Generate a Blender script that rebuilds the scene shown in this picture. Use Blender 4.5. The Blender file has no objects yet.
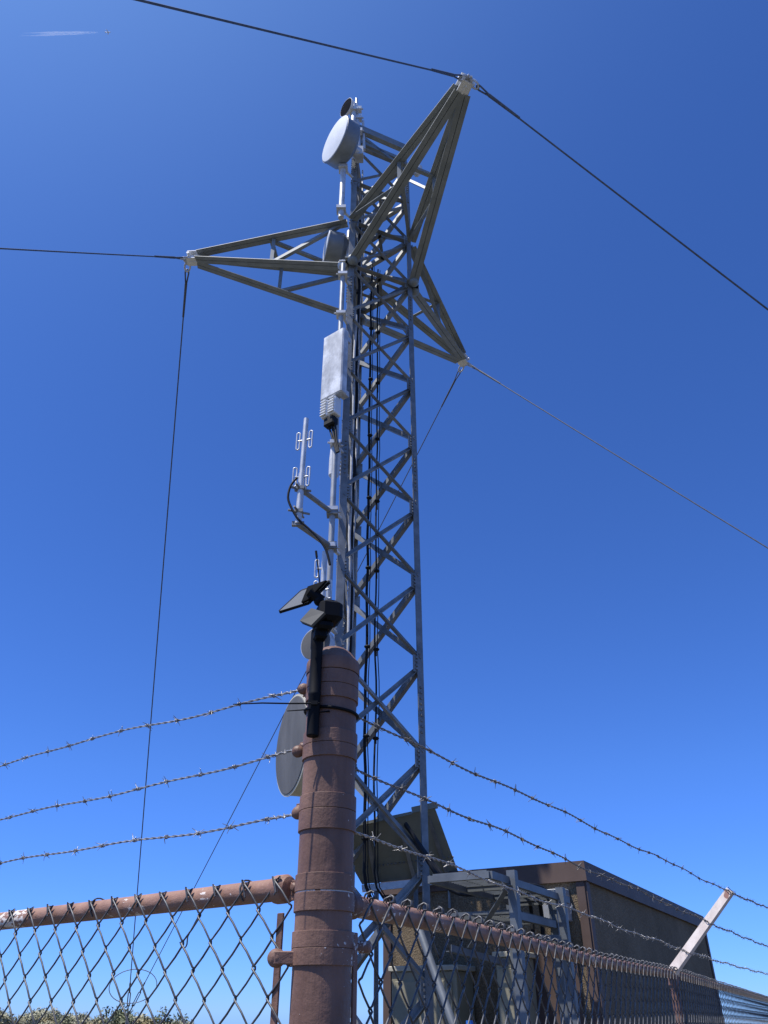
import bpy, math, random
from mathutils import Vector as V, Matrix
random.seed(7)
sc = bpy.context.scene
COL = sc.collection
R = math.radians
# ------------------------------------------------------------------ camera numbers
EYE = 1.62
F = 769.0
PITCH = R(33.0)
CP, SP = math.cos(PITCH), math.sin(PITCH)

def ray(px, py):
    a, t = (px-384)/F, (py-512)/F
    return V((a, CP+SP*t, SP-CP*t))
def at(px, py, Y):                       # point of the photograph at world distance Y
    d = ray(px, py); s = Y/d.y
    return V((d.x*s, Y, EYE+d.z*s))
def hz(py, Y):                           # height of image row at distance Y
    d = ray(384, py); return EYE+d.z/d.y*Y

# ------------------------------------------------------------------ mesh builder
def frame(z, up=V((0,0,1))):
    z = z.normalized()
    x = up.cross(z)
    if x.length < 1e-4:
        x = V((1,0,0)).cross(z)
        if x.length < 1e-4: x = V((0,1,0)).cross(z)
    x.normalize()
    return x, z.cross(x), z

class MB:
    def __init__(s): s.v=[]; s.f=[]; s.sm=[]
    def add(s, vs, fs, smooth=False):
        o=len(s.v); s.v += [tuple(p) for p in vs]
        s.f += [tuple(i+o for i in f) for f in fs]; s.sm += [smooth]*len(fs)
    def box(s, c, size, ax=None, bev=0.0):
        c=V(c)
        X,Y,Z = ax if ax else (V((1,0,0)),V((0,1,0)),V((0,0,1)))
        hx,hy,hzz=[q/2 for q in size]
        if bev>0:
            b=min(bev,hx*.9,hy*.9,hzz*.9)
            prof=[(hx-b,-hy),(hx,-hy+b),(hx,hy-b),(hx-b,hy),(-hx+b,hy),(-hx,hy-b),(-hx,-hy+b),(-hx+b,-hy)]
            ins=[(p[0]-math.copysign(b,p[0]),p[1]-math.copysign(b,p[1])) for p in prof]
            lv=[(-hzz,ins),(-hzz+b,prof),(hzz-b,prof),(hzz,ins)]
            vs=[c+X*x+Y*y+Z*z for z,pr in lv for x,y in pr]
            fs=[]
            for k in range(3):
                for i in range(8):
                    j=(i+1)%8; fs.append((k*8+i,k*8+j,k*8+8+j,k*8+8+i))
            fs.append(tuple(range(7,-1,-1))); fs.append(tuple(range(24,32)))
            s.add(vs,fs); return s
        vs=[c+X*(hx*i)+Y*(hy*j)+Z*(hzz*k) for i in(-1,1) for j in(-1,1) for k in(-1,1)]
        s.add(vs,[(0,1,3,2),(4,6,7,5),(0,4,5,1),(2,3,7,6),(0,2,6,4),(1,5,7,3)]); return s
    def extrude(s, prof, p0, p1, up=V((0,0,1)), smooth=False):
        p0,p1=V(p0),V(p1); x,y,z=frame(p1-p0,up); n=len(prof)
        vs=[p0+x*a+y*b for a,b in prof]+[p1+x*a+y*b for a,b in prof]
        fs=[(i,(i+1)%n,n+(i+1)%n,n+i) for i in range(n)]
        s.add(vs,fs,smooth)
        s.add(vs,[tuple(range(n-1,-1,-1)),tuple(range(n,2*n))]); return s
    def bar(s,p0,p1,w,h,up=V((0,0,1))):
        return s.extrude([(-w/2,-h/2),(w/2,-h/2),(w/2,h/2),(-w/2,h/2)],p0,p1,up)
    def angle(s,p0,p1,a,t,up=V((0,0,1)),flip=1,off=0):
        pr=[(0,0),(a,0),(a,t),(t,t),(t,a),(0,a)]
        pr=[((x+off)*flip,y-a/2) for x,y in pr]
        if flip<0: pr=pr[::-1]
        return s.extrude(pr,p0,p1,up)
    def tube(s, pts, r, n=8, caps=True, smooth=True):
        pts=[V(p) for p in pts]; m=len(pts)
        rs = r if isinstance(r,(list,tuple)) else [r]*m
        t0=(pts[1]-pts[0]).normalized(); x,y,_=frame(t0); vs=[]
        for i,p in enumerate(pts):
            t=(pts[min(i+1,m-1)]-pts[max(i-1,0)])
            if t.length<1e-9: t=t0
            t.normalize()
            x=(x-t*x.dot(t)); 
            if x.length<1e-6: x,_,_=frame(t)
            x.normalize(); y=t.cross(x)
            for k in range(n):
                a=2*math.pi*k/n; vs.append(p+(x*math.cos(a)+y*math.sin(a))*rs[i])
        fs=[(i*n+k,i*n+(k+1)%n,(i+1)*n+(k+1)%n,(i+1)*n+k) for i in range(m-1) for k in range(n)]
        s.add(vs,fs,smooth)
        if caps: s.add(vs[:n]+vs[-n:],[tuple(range(n-1,-1,-1)),tuple(range(n,2*n))])
        return s
    def lathe(s, prof, base, axis=V((0,0,1)), n=32, smooth=True):
        base=V(base); x,y,z=frame(V(axis),V((0,0,1)) if abs(V(axis).normalized().z)<.99 else V((0,1,0)))
        runs=[[prof[0]]]
        for q in range(1,len(prof)):
            runs[-1].append(prof[q])
            if q<len(prof)-1:
                a=V((prof[q][0]-prof[q-1][0],prof[q][1]-prof[q-1][1])); b=V((prof[q+1][0]-prof[q][0],prof[q+1][1]-prof[q][1]))
                if a.length>1e-9 and b.length>1e-9 and a.angle(b)>R(32): runs.append([prof[q]])
        for pr in runs:
            vs=[];m=len(pr)
            for r,h in pr:
                for k in range(n):
                    a=2*math.pi*k/n; vs.append(base+z*h+(x*math.cos(a)+y*math.sin(a))*max(r,1e-5))
            fs=[(i*n+k,i*n+(k+1)%n,(i+1)*n+(k+1)%n,(i+1)*n+k) for i in range(m-1) for k in range(n)]
            s.add(vs,fs,smooth)
        return s
    def ball(s,c,r,n=10,sq=(1,1,1)):
        vs=[];c=V(c)
        for i in range(n+1):
            th=math.pi*i/n
            for k in range(n*2):
                a=math.pi*k/n
                vs.append(c+V((r*sq[0]*math.sin(th)*math.cos(a)+(1e-6 if i in(0,n) else 0),r*sq[1]*math.sin(th)*math.sin(a),r*sq[2]*math.cos(th))))
        w=n*2
        s.add(vs,[(i*w+k,(i+1)*w+k,(i+1)*w+(k+1)%w,i*w+(k+1)%w) for i in range(n) for k in range(w)],True); return s
    def poly(s, corners, thick, nrm=None):
        cs=[V(c) for c in corners]; n=nrm or (cs[1]-cs[0]).cross(cs[2]-cs[0]).normalized()
        m=len(cs); vs=[c-n*thick/2 for c in cs]+[c+n*thick/2 for c in cs]
        s.add(vs,[tuple(range(m-1,-1,-1)),tuple(range(m,2*m))]+[(i,(i+1)%m,m+(i+1)%m,m+i) for i in range(m)]); return s
    def build(s,name,mat,parent=None,origin=None):
        o0=V((0,0,0))
        q=parent
        while q is not None: o0=o0+q.location; q=q.parent
        loc=V((0,0,0))
        if parent is None and origin is not None: loc=V(origin); o0=loc
        me=bpy.data.meshes.new(name)
        me.from_pydata([(a-o0.x,b-o0.y,c-o0.z) for a,b,c in s.v],[],s.f)
        me.polygons.foreach_set('use_smooth',s.sm); me.update()
        me.materials.append(mat)
        ob=bpy.data.objects.new(name,me); COL.objects.link(ob)
        ob.location=loc
        if parent is not None: ob.parent=parent
        return ob

def tag(o,label=None,cat=None,group=None,kind=None):
    if label: o['label']=label
    if cat: o['category']=cat
    if group: o['group']=group
    if kind: o['kind']=kind
    return o
def thing(name,label,cat,loc,group=None):
    o=bpy.data.objects.new(name,None); COL.objects.link(o); o.location=V(loc); o.empty_display_size=.1
    return tag(o,label,cat,group)

# ------------------------------------------------------------------ materials
def newmat(name):
    m=bpy.data.materials.new(name); m.use_nodes=True
    nt=m.node_tree; return m,nt,nt.nodes['Principled BSDF']
def ramp(nt,fac,stops):
    r=nt.nodes.new('ShaderNodeValToRGB'); e=r.color_ramp.elements
    while len(e)<len(stops): e.new(.5)
    for el,(p,c) in zip(e,stops): el.position=p; el.color=(*c,1) if len(c)==3 else c
    nt.links.new(fac,r.inputs[0]); return r.outputs[0]
def coords(nt,kind='Object'):
    return nt.nodes.new('ShaderNodeTexCoord').outputs[kind]
def noise(nt,vec,scale,detail=4,rough=.55,stretch=None):
    if stretch:
        mp=nt.nodes.new('ShaderNodeMapping'); mp.inputs['Scale'].default_value=stretch
        nt.links.new(vec,mp.inputs['Vector']); vec=mp.outputs[0]
    n=nt.nodes.new('ShaderNodeTexNoise'); n.inputs['Scale'].default_value=scale
    n.inputs['Detail'].default_value=detail; n.inputs['Roughness'].default_value=rough
    nt.links.new(vec,n.inputs['Vector']); return n.outputs[0]
def mix(nt,fac,a,b):
    m=nt.nodes.new('ShaderNodeMix'); m.data_type='RGBA'
    if hasattr(fac,'links'): nt.links.new(fac,m.inputs[0])
    else: m.inputs[0].default_value=fac
    for sock,i in((a,6),(b,7)):
        if isinstance(sock,tuple): m.inputs[i].default_value=(*sock,1)
        else: nt.links.new(sock,m.inputs[i])
    return m.outputs[2]
def bump(nt,bs,h,strength,dist=.01):
    b=nt.nodes.new('ShaderNodeBump'); b.inputs['Strength'].default_value=strength; b.inputs['Distance'].default_value=dist
    nt.links.new(h,b.inputs['Height']); nt.links.new(b.outputs[0],bs.inputs['Normal'])
def mottled(name,c1,c2,scale=6,rough=.5,metal=0.0,bstr=0.0,stretch=None,spec=.5):
    m,nt,b=newmat(name); co=coords(nt)
    n=noise(nt,co,scale,5,.6,stretch)
    nt.links.new(ramp(nt,n,[(.3,c1),(.7,c2)]),b.inputs['Base Color'])
    b.inputs['Roughness'].default_value=rough; b.inputs['Metallic'].default_value=metal
    b.inputs['Specular IOR Level'].default_value=spec
    if bstr: bump(nt,b,n,bstr)
    return m
def painted_brown(name,base,base2,chip=(.62,.58,.55),thr=.70,scale=28,rough=.55,stretch=(1,1,1)):
    m,nt,b=newmat(name); co=coords(nt)
    n1=noise(nt,co,9,6,.6); n2=noise(nt,co,scale,5,.62,stretch); n3=noise(nt,co,5,2,.5)
    col=ramp(nt,n1,[(.3,base),(.72,base2)])
    ns_=noise(nt,co,22,5,.6,(1,1,.05)); col=mix(nt,ramp(nt,ns_,[(.45,(0,0,0)),(.75,(.55,.55,.55))]),col,tuple(q*.55 for q in base))
    mu=nt.nodes.new('ShaderNodeMath'); mu.operation='MULTIPLY_ADD'; mu.inputs[1].default_value=.55; nt.links.new(n3,mu.inputs[0]); 
    mv=nt.nodes.new('ShaderNodeMath'); mv.operation='MULTIPLY'; mv.inputs[1].default_value=.6; nt.links.new(n2,mv.inputs[0])
    nt.links.new(mv.outputs[0],mu.inputs[2])
    mask=ramp(nt,mu.outputs[0],[(thr,(0,0,0)),(thr+.02,(1,1,1))])
    rust=ramp(nt,n2,[(.25,(.20,.10,.06)),(.4,(0,0,0))])
    nt.links.new(mix(nt,mask,col,chip),b.inputs['Base Color'])
    b.inputs['Roughness'].default_value=rough; b.inputs['Specular IOR Level'].default_value=.35
    n5=noise(nt,co,60,4,.65,(1,1,.12)); ad=nt.nodes.new('ShaderNodeMath'); ad.operation='ADD'; nt.links.new(n2,ad.inputs[0]); nt.links.new(n5,ad.inputs[1])
    bump(nt,b,ad.outputs[0],.8,.002)
    nt.links.new(ramp(nt,n1,[(.3,(.42,.42,.42)),(.75,(.80,.80,.80))]),b.inputs['Roughness'])
    return m

M={}
M['post']=painted_brown('post_paint',(.125,.066,.046),(.245,.140,.104),thr=.74,scale=60)
M['rail']=painted_brown('rail_paint',(.25,.135,.094),(.35,.205,.150),thr=.675,scale=75,chip=(.70,.64,.58),stretch=(.5,1,1.6))
M['bands']=painted_brown('band_paint',(.130,.069,.048),(.25,.143,.106),thr=.725,scale=90)
M['chipgap']=painted_brown('bare_gap_paint',(.14,.075,.05),(.2,.11,.07),thr=.50,scale=70)
M['arm']=painted_brown('arm_paint',(.52,.43,.38),(.70,.63,.57),chip=(.25,.13,.10),thr=.66,scale=16)
M['mesh']=mottled('fence_wire',(.045,.046,.05),(.14,.14,.143),60,.45,.35,0,None,.35)
M['barb']=mottled('barb_wire',(.17,.17,.17),(.40,.39,.375),90,.4,.55)  # paler copy of the wire, sunlight put into the colour
M['barb_old']=mottled('barb_wire_weathered',(.09,.085,.08),(.22,.21,.20),90,.5,.5)  # same wire coloured darker for the strands out of the sun
M['galv']=mottled('galvanised_steel',(.14,.148,.152),(.25,.26,.265),7,.50,.25,.08)
_m=M['galv']; _nt=_m.node_tree; _b=_nt.nodes['Principled BSDF']; _src=_b.inputs['Base Color'].links[0].from_socket
_oi=_nt.nodes.new('ShaderNodeObjectInfo'); _r=ramp(_nt,_oi.outputs['Random'],[(0,(.72,.74,.76)),(.6,(1,1,1)),(1,(1.25,1.22,1.18))])
_mm=_nt.nodes.new('ShaderNodeMix'); _mm.data_type='RGBA'; _mm.blend_type='MULTIPLY'; _mm.inputs[0].default_value=1
_nt.links.new(_src,_mm.inputs[6]); _nt.links.new(_r,_mm.inputs[7]); _nt.links.new(_mm.outputs[2],_b.inputs['Base Color'])
M['galv_dull']=mottled('galvanised_arm_steel',(.155,.175,.182),(.235,.255,.262),4,.55,.2,.05)
M['galv_hi']=mottled('bright_galvanised',(.42,.43,.44),(.66,.67,.68),7,.38,.3)
M['galv_mid']=mottled('pipe_galvanised',(.28,.29,.30),(.42,.43,.44),6,.45,.3)
M['guy']=mottled('guy_strand',(.06,.065,.075),(.12,.125,.135),20,.5,.4)
M['guy_light']=mottled('guy_strand_pale',(.15,.155,.165),(.24,.245,.25),20,.5,.4)
M['white']=mottled('white_radome',(.62,.64,.66),(.76,.77,.78),3,.45)
M['radome_grey']=mottled('grey_radome',(.085,.085,.085),(.135,.133,.13),4,.7,0,0,(1,1,.3),.25)
M['shroud']=mottled('dish_shroud',(.16,.18,.20),(.25,.27,.29),4,.5,.3)
M['black']=mottled('black_plastic',(.003,.0035,.005),(.006,.007,.010),30,.65,0,0,None,.15)
M['rubber']=mottled('cable_jacket',(.008,.009,.011),(.016,.017,.019),30,.6,0,0,None,.2)
M['greyplate']=mottled('grey_plastic',(.30,.30,.29),(.36,.36,.34),20,.6)
M['dish_inside']=mottled('dark_dish_inside',(.02,.02,.022),(.035,.035,.038),20,1,0,0,None,0)
M['visor']=mottled('visor_plastic',(.075,.075,.072),(.10,.10,.095),20,.6,0,0,None,.2)
M['white_cable']=mottled('pale_cable',(.45,.46,.48),(.62,.63,.65),20,.45)
M['plate']=mottled('shield_steel',(.17,.175,.14),(.24,.24,.19),3,.6,.15,.08)
M['galv_dark']=mottled('dull_canopy_steel',(.085,.095,.105),(.16,.175,.185),5,.55,.2,.05)
M['cabinet']=mottled('cabinet_paint',(.235,.215,.145),(.31,.285,.20),3,.6)  # tan darkened to carry the shade on the cabinet fronts
M['lid']=mottled('cabinet_lid_paint',(.42,.40,.31),(.52,.49,.39),3,.6)  # lighter tan, sunlight on the lid tops put into the colour
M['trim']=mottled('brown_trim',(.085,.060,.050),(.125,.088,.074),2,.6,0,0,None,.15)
M['blue']=mottled('blue_plastic',(.02,.12,.42),(.03,.16,.50),10,.45)
M['bark']=mottled('bark',(.07,.055,.045),(.14,.11,.09),20,.9)
M['concrete']=mottled('concrete',(.30,.29,.27),(.42,.41,.39),6,.9,0,.2)

def blotchy_metal():
    m,nt,b=newmat('weathered_antenna_face'); co=coords(nt)
    n=noise(nt,co,2.6,6,.65); n2=noise(nt,co,9,5,.7,(1,1,.35))
    c=ramp(nt,n,[(.36,(.20,.21,.225)),(.5,(.42,.43,.44)),(.6,(.74,.745,.75))])
    c2=ramp(nt,n2,[(.4,(.38,.39,.41)),(.65,(.74,.75,.76))])
    nt.links.new(mix(nt,.45,c,c2),b.inputs['Base Color']); b.inputs['Roughness'].default_value=.45; b.inputs['Metallic'].default_value=.15
    return m
M['blotch']=blotchy_metal()
def aggregate():
    m,nt,b=newmat('pebbled_wall'); co=coords(nt)
    vo=nt.nodes.new('ShaderNodeTexVoronoi'); vo.inputs['Scale'].default_value=70; nt.links.new(co,vo.inputs['Vector'])
    n=noise(nt,co,1.4,4,.6); n2=noise(nt,co,60,3,.7)
    c=ramp(nt,n2,[(.3,(.05,.036,.022)),(.5,(.17,.13,.08)),(.7,(.33,.265,.18))])
    c2=ramp(nt,n,[(.3,(.095,.073,.05)),(.7,(.21,.165,.115))])
    nt.links.new(mix(nt,.45,c,c2),b.inputs['Base Color']); b.inputs['Roughness'].default_value=.95; b.inputs['Specular IOR Level'].default_value=.1
    bump(nt,b,vo.outputs['Distance'],.5,.01); return m
M['wall']=aggregate()
def groundmat():
    m,nt,b=newmat('dry_ground'); co=coords(nt)
    n=noise(nt,co,.35,6,.6); n2=noise(nt,co,9,5,.7)
    c=ramp(nt,n,[(.3,(.06,.06,.04)),(.5,(.10,.095,.068)),(.7,(.15,.135,.10))])
    c2=ramp(nt,n2,[(.35,(.06,.056,.042)),(.7,(.16,.145,.118))])
    nt.links.new(mix(nt,.4,c,c2),b.inputs['Base Color']); b.inputs['Roughness'].default_value=1
    bump(nt,b,n2,.6,.03); return m
M['ground']=groundmat()
def leafmat(name,c1,c2,c3):
    m,nt,b=newmat(name); co=coords(nt)
    g=nt.nodes.new('ShaderNodeNewGeometry')
    n=noise(nt,co,2.5,3,.6)
    a=nt.nodes.new('ShaderNodeMath'); a.operation='MULTIPLY_ADD'; a.inputs[1].default_value=.5
    nt.links.new(g.outputs['Random Per Island'],a.inputs[0])
    h=nt.nodes.new('ShaderNodeMath'); h.operation='MULTIPLY'; h.inputs[1].default_value=.5; nt.links.new(n,h.inputs[0]); nt.links.new(h.outputs[0],a.inputs[2])
    nt.links.new(ramp(nt,a.outputs[0],[(.2,c1),(.5,c2),(.8,c3)]),b.inputs['Base Color'])
    b.inputs['Roughness'].default_value=.7; return m
M['leaf1']=leafmat('sage_leaf',(.19,.18,.095),(.30,.285,.175),(.40,.38,.26))
M['leaf2']=leafmat('dark_leaf',(.06,.075,.032),(.12,.135,.06),(.19,.19,.105))
M['leaf3']=leafmat('dry_leaf',(.14,.115,.05),(.24,.20,.09),(.33,.28,.15))

# ------------------------------------------------------------------ terrain
def sstep(a,b,x):
    t=max(0,min(1,(x-a)/(b-a))); return t*t*(3-2*t)
def terrain(x,y):
    r=math.hypot(x,y); az=math.degrees(math.atan2(x,y))
    d=max(0,r-22)
    fall=-340*(1-math.exp(-d/1100*1.0))-d*0.0
    left=sstep(-4,-12,az)*sstep(-95,-70,az) if az<0 else 0
    # back-left shoulder: climbs gently to a brushy crest about 55 m out, then drops
    crest=.52*sstep(12,34,r)
    drop=max(0,r-58)
    slope_az=sstep(-13,-34,az)
    crest=(crest+.42*sstep(30,56,r)*slope_az)-340*(1-math.exp(-drop/1100))
    h=fall*(1-left)+crest*left
    far=sstep(20,60,r)
    h+= far*(.25*math.sin(x*.21+y*.13)+.2*math.sin(y*.31-x*.17))
    if r>400: h+=sstep(400,2500,r)*45*(math.sin(x*.0011+1)*math.cos(y*.0013)+.5*math.sin(x*.0031)*math.sin(y*.0027))
    return h
def build_ground():
    mb=MB(); NA=144; rad=[0.01]; r=1.2
    while r<24000:
        rad.append(r); r*=1.09 if r>10 else 1.3
    vs=[];fs=[]
    for rr in rad:
        for k in range(NA):
            a=2*math.pi*k/NA; x,y=rr*math.sin(a),rr*math.cos(a); vs.append((x,y,terrain(x,y)))
    for i in range(len(rad)-1):
        for k in range(NA):
            fs.append((i*NA+k,(i+1)*NA+k,(i+1)*NA+(k+1)%NA,i*NA+(k+1)%NA)[::-1])
    mb.add(vs,fs,True)
    o=mb.build('ground',M['ground']); tag(o,'dry stony hilltop ground falling away around the mast site','ground',None,'structure')
build_ground()

# ------------------------------------------------------------------ shrubs on the shoulder behind
def shrub_mesh(name,mat,rx,rz,n,seed):
    rnd=random.Random(seed); mb=MB()
    lobes=[(V((rnd.uniform(-.6,.6)*rx,rnd.uniform(-.6,.6)*rx,rnd.uniform(.3,.8)*rz)),rnd.uniform(.35,.6)) for _ in range(6)]
    for _ in range(n):
        c,rr=rnd.choice(lobes)
        d=V((rnd.gauss(0,1),rnd.gauss(0,1),rnd.gauss(0,1))).normalized()
        p=c+V((d.x*rx,d.y*rx,d.z*rz))*rr*rnd.uniform(.55,1.08)
        if p.z<0.02: p.z=rnd.uniform(.02,.2)
        a=V((rnd.gauss(0,1),rnd.gauss(0,1),rnd.gauss(0,1))).normalized(); b=a.cross(d)
        if b.length<.05: continue
        b.normalize(); s=rnd.uniform(.06,.13)
        mb.add([p-a*s,p+b*s*.45,p+a*s,p-b*s*.45],[(0,1,2,3)])
    me=bpy.data.meshes.new(name); me.from_pydata(mb.v,[],mb.f); me.materials.append(mat); return me
def stem_mesh(name):
    mb=MB(); rnd=random.Random(3)
    for k in range(6):
        a=k*1.05; mb.tube([V((0,0,-.15)),V((math.cos(a)*.12,math.sin(a)*.12,.25)),V((math.cos(a)*.35,math.sin(a)*.35,.6))],[.03,.02,.01],5)
    me=bpy.data.meshes.new(name); me.from_pydata(mb.v,[],mb.f); me.materials.append(M['bark']); return me
kinds=[('sage',M['leaf1'],1.0,1.0,900,'pale grey green sage shrub on the brushy slope behind the fence'),
       ('oak',M['leaf2'],1.1,1.35,1100,'dark green bush standing among pale brush on the slope'),
       ('dry',M['leaf3'],.8,.75,600,'yellowish dry low shrub on the brushy slope behind the fence')]
SM=[[shrub_mesh('shrub_leaves',m,rx,rz,n,10*i+j) for j in range(2)] for i,(k,m,rx,rz,n,l) in enumerate(kinds)]
ST=stem_mesh('shrub_stem')
cnt=0
rs=random.Random(21)
def put_shrub(x,y,s,ki,label=None):
    c=bpy.data.objects.new('shrub',None); COL.objects.link(c); c.location=(x,y,terrain(x,y)-.05)
    c.rotation_euler=(0,0,rs.uniform(0,6.28)); c.scale=(s*rs.uniform(.9,1.15),s,s*rs.uniform(.85,1.1))
    tag(c,label or kinds[ki][5],'shrub','shrubs on the slope behind the fence')
    o=bpy.data.objects.new('foliage',rs.choice(SM[ki])); COL.objects.link(o); o.parent=c
    o=bpy.data.objects.new('stem',ST); COL.objects.link(o); o.parent=c
for i in range(285):
    az=R(rs.uniform(-34,-6)); r=rs.uniform(32,68)
    x,y=r*math.sin(az),r*math.cos(az)
    if math.hypot(x+7.2,y-25.7)<6: continue
    put_shrub(x,y,rs.uniform(.5,.92)*(.6 if r<42 else 1)*(.8 if az>R(-12) else 1),rs.choice([0,0,0,0,2,2,1]))
p=at(126,1012,34.0)
put_shrub(p.x,34.0,.72,1,'darkest bush on the slope, right where two guy wires come down')

# ------------------------------------------------------------------ fence
P0=V((-.115,1.65,0)); DL=V((-.798,.602,0)).normalized(); DR=V((.4597,.888,0)).normalized()
NL=V((-.602,-.798,0)).normalized(); NR=V((.888,-.4597,0)).normalized()
PR=.0545
fence=thing('chain_link_fence','brown piped chain link fence with barbed wire meeting at a thick corner post','fence',P0)

def zp(py): return hz(py,1.598)
TOPZ=EYE+.708
m=MB()
pf=[(PR,-.25),(PR,zp(656)-.0)]
m.lathe(pf,(P0.x,P0.y,0),n=48)
post=m.build('corner_post',M['post'],fence)
m=MB()      # domed cap with a rolled skirt
zc=zp(668)
m.lathe([(PR+.0045,zc),(PR+.0055,zc+.002),(PR+.0055,zp(657)),(PR+.0035,zp(655)),(PR+.001,zp(654)),(PR-.004,zp(651)),(PR-.013,zp(646)),(PR-.027,zp(641.5)),(PR-.042,zp(639)),(0,zp(638.5))],(P0.x,P0.y,0),n=48)
m.build('post_cap',M['post'],post)
def band(y0,y1,lug=None,side=-1,bolt=True,dr=.0036):
    m=MB(); zt,zb=zp(y0),zp(y1)
    m.lathe([(PR-.001,zb),(PR+dr-.0004,zb),(PR+dr,zb+.0006),(PR+dr,zt-.0006),(PR+dr-.0004,zt),(PR-.001,zt)],(P0.x,P0.y,0),n=48)
    zm=(zt+zb)/2; hh=(zt-zb)
    d=DL if side<0 else DR
    a=V((P0.x,P0.y,zm))+d*(PR+.002)
    b=a+d*.026
    perp=V((-d.y,d.x,0))
    for sgn in(-1,1):
        m.box((a+b)/2+perp*(.0035*sgn),(.03,.0032,hh*.92),(d,perp,V((0,0,1))),.001)
    o=m.build('band',M['bands'],post)
    return a,b,d,perp,zm,hh
for (y0,y1,side) in ((668.5,682,-1),(682.5,696,1),(728,741,-1),(741.5,755,1),(792,807,-1),(807.5,828,1),
                     (872,889.5,-1),(891,910,1),(930,947,1),(947.5,965,-1)):
    a,b,d,perp,zm,hh=band(y0,y1,None,side)
    m=MB()
    bb=b-d*.008
    m.tube([bb-perp*.012,bb+perp*.012],.0042,8)
    m.lathe([(.0,.0085),(.005,.008),(.008,.0055),(.0095,0)],bb-perp*.0055*(1 if perp.y>0 else -1),perp*(-1 if perp.y>0 else 1),16)
    m.lathe([(.008,0),(.008,.006),(0,.006)],bb+perp*.0055*(1 if perp.y>0 else -1),perp*(1 if perp.y>0 else -1),6,False)
    m.build('bolt',M['bands'],post)

m=MB(); m.lathe([(PR+.0016,zp(891)),(PR+.0016,zp(889.5))],(P0.x,P0.y,0),n=48); m.build('bare_gap',M['chipgap'],post)
# barbed-wire lugs to the left: rounded rail-end eyes
LUGS=[(303.5,689),(298,751.5),(298,813)]
for (lx,ly) in LUGS:
    c=at(lx,ly,1.655); m=MB(); m.ball(c,.0118,10,(1.15,.8,1.1)); m.build('wire_lug',M['bands'],post)

# rails
RZL=EYE+.207
def railpts(k):        # right-hand rail centre heights along the run
    tab=[(0,.180),(.625,.182),(1.345,.1745),(1.913,.1655),(2.7,.1665),(3.54,.174),(3.7,.175),(9.4,.104),(11,.09)]
    for (a,za),(b,zb) in zip(tab,tab[1:]):
        if k<=b: return za+(zb-za)*(k-a)/(b-a)
    return tab[-1][1]
m=MB(); a=P0+DL*.098; a.z=RZL
b=P0+DL*3.4; b.z=RZL+.004
mid=P0+DL*1.6; mid.z=RZL-.004
m.tube([a,mid,b],.0215,20)
m.build('top_rail',M['rail'],fence)
m=MB()   # cup at the rail end, its flat tongue bolted to the band
z=RZL; ax=DL
base=P0+DL*.094; base.z=z
m.lathe([(0,-.006),(.012,-.0055),(.022,-.001),(.0265,.006),(.0268,.030),(.0255,.036),(.0222,.0365)],base,DL,28)
m.box(P0+DL*.083+V((0,0,z-.006)),(.03,.006,.034),(DL,V((-DL.y,DL.x,0)),V((0,0,1))),.002)
m.build('rail_end',M['rail'],fence)
m=MB(); pts=[]
ks=[.085+i*(10.6/40) for i in range(41)]
for k in ks:
    p=P0+DR*k; p.z=EYE+railpts(k); pts.append(p)
m.tube(pts,.0205,18); m.build('top_rail',M['rail'],fence)
m=MB(); base=P0+DR*.082; base.z=EYE+.18
m.lathe([(0,-.006),(.012,-.0055),(.020,-.001),(.0250,.006),(.0252,.030),(.0215,.0305)],base,DR,24)
m.box(P0+DR*.072+V((0,0,EYE+.175)),(.03,.006,.034),(DR,V((-DR.y,DR.x,0)),V((0,0,1))),.002)
m.build('rail_end',M['bands'],fence)

# chain link
rw=random.Random(5)
def chainlink(mb,org,d,nrm,ztop,length,D,h,k0,r,side,hook,zbot=.06):
    w=D/2; n=int(length/w); amp=w/2+r*1.25; thick=r*1.5
    for i in range(n):
        k=k0+(i+.5)*w
        o=org+d*k
        zt=ztop(k0+(i//2*2+1)*w)
        s0=1 if i%2==0 else -1
        ns=6 if k<2.5 else (5 if k<5 else 4)
        pts=[]
        nz=int((zt-zbot)/(h/2))
        jit=rw.uniform(-.0015,.0015); ph=rw.uniform(-.0015,.0015)
        if hook:
            hk=[(.012,-.012,-.024),(.010,-.016,-.004),(.009,-.011,.008),(.004,.0,.014),(.0,.009,.010),(-.002,.011,.0)]
            e=rw.uniform(.8,1.25)
            pts+= [o+d*((amp-a_)*s0)+nrm*c_+V((0,0,zt+(z_*e if z_>0 else z_))) for a_,c_,z_ in hk]
        else:
            e=rw.uniform(.5,1.6)
            pts+= [o+d*((amp-.006*e)*s0)+nrm*.004*s0+V((0,0,zt-.018*e)),o+d*((amp+.004)*s0)+nrm*.004*s0+V((0,0,zt+.004*e))]
        for j in range(nz):
            sgn=s0 if j%2==0 else -s0
            zj=zt-j*h/2+ph*(1 if j else 0)
            z1=zj-h/2
            px=o+d*(amp*sgn+jit)
            pts.append(px+V((0,0,zj)))
            dx=d*(-2*amp*sgn)
            pts.append(px+dx*.06+nrm*(thick*sgn)+V((0,0,zj-h*.035)))
            pts.append(px+dx*.5+nrm*(thick*sgn)+V((0,0,(zj+z1)/2+.0022*(1 if sgn>0 else -1))))
            pts.append(px+dx*.94+nrm*(thick*sgn)+V((0,0,z1+h*.035)))
        mb.tube(pts,r,ns,False)
mb=MB()
orgL=P0+NL*(.0215+.006)
chainlink(mb,orgL,DL,NL,lambda k:RZL+.0145,3.2,.087,.100,.062,.0021,-1,False)
mb.build('chain_link_mesh',M['mesh'],fence)
mb=MB()
orgR=P0+NR*(.0205+.006)
chainlink(mb,orgR,DR,NR,lambda k:EYE+railpts(k)+.015,9.6,.086,.096,.10,.00235,1,True)
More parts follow.
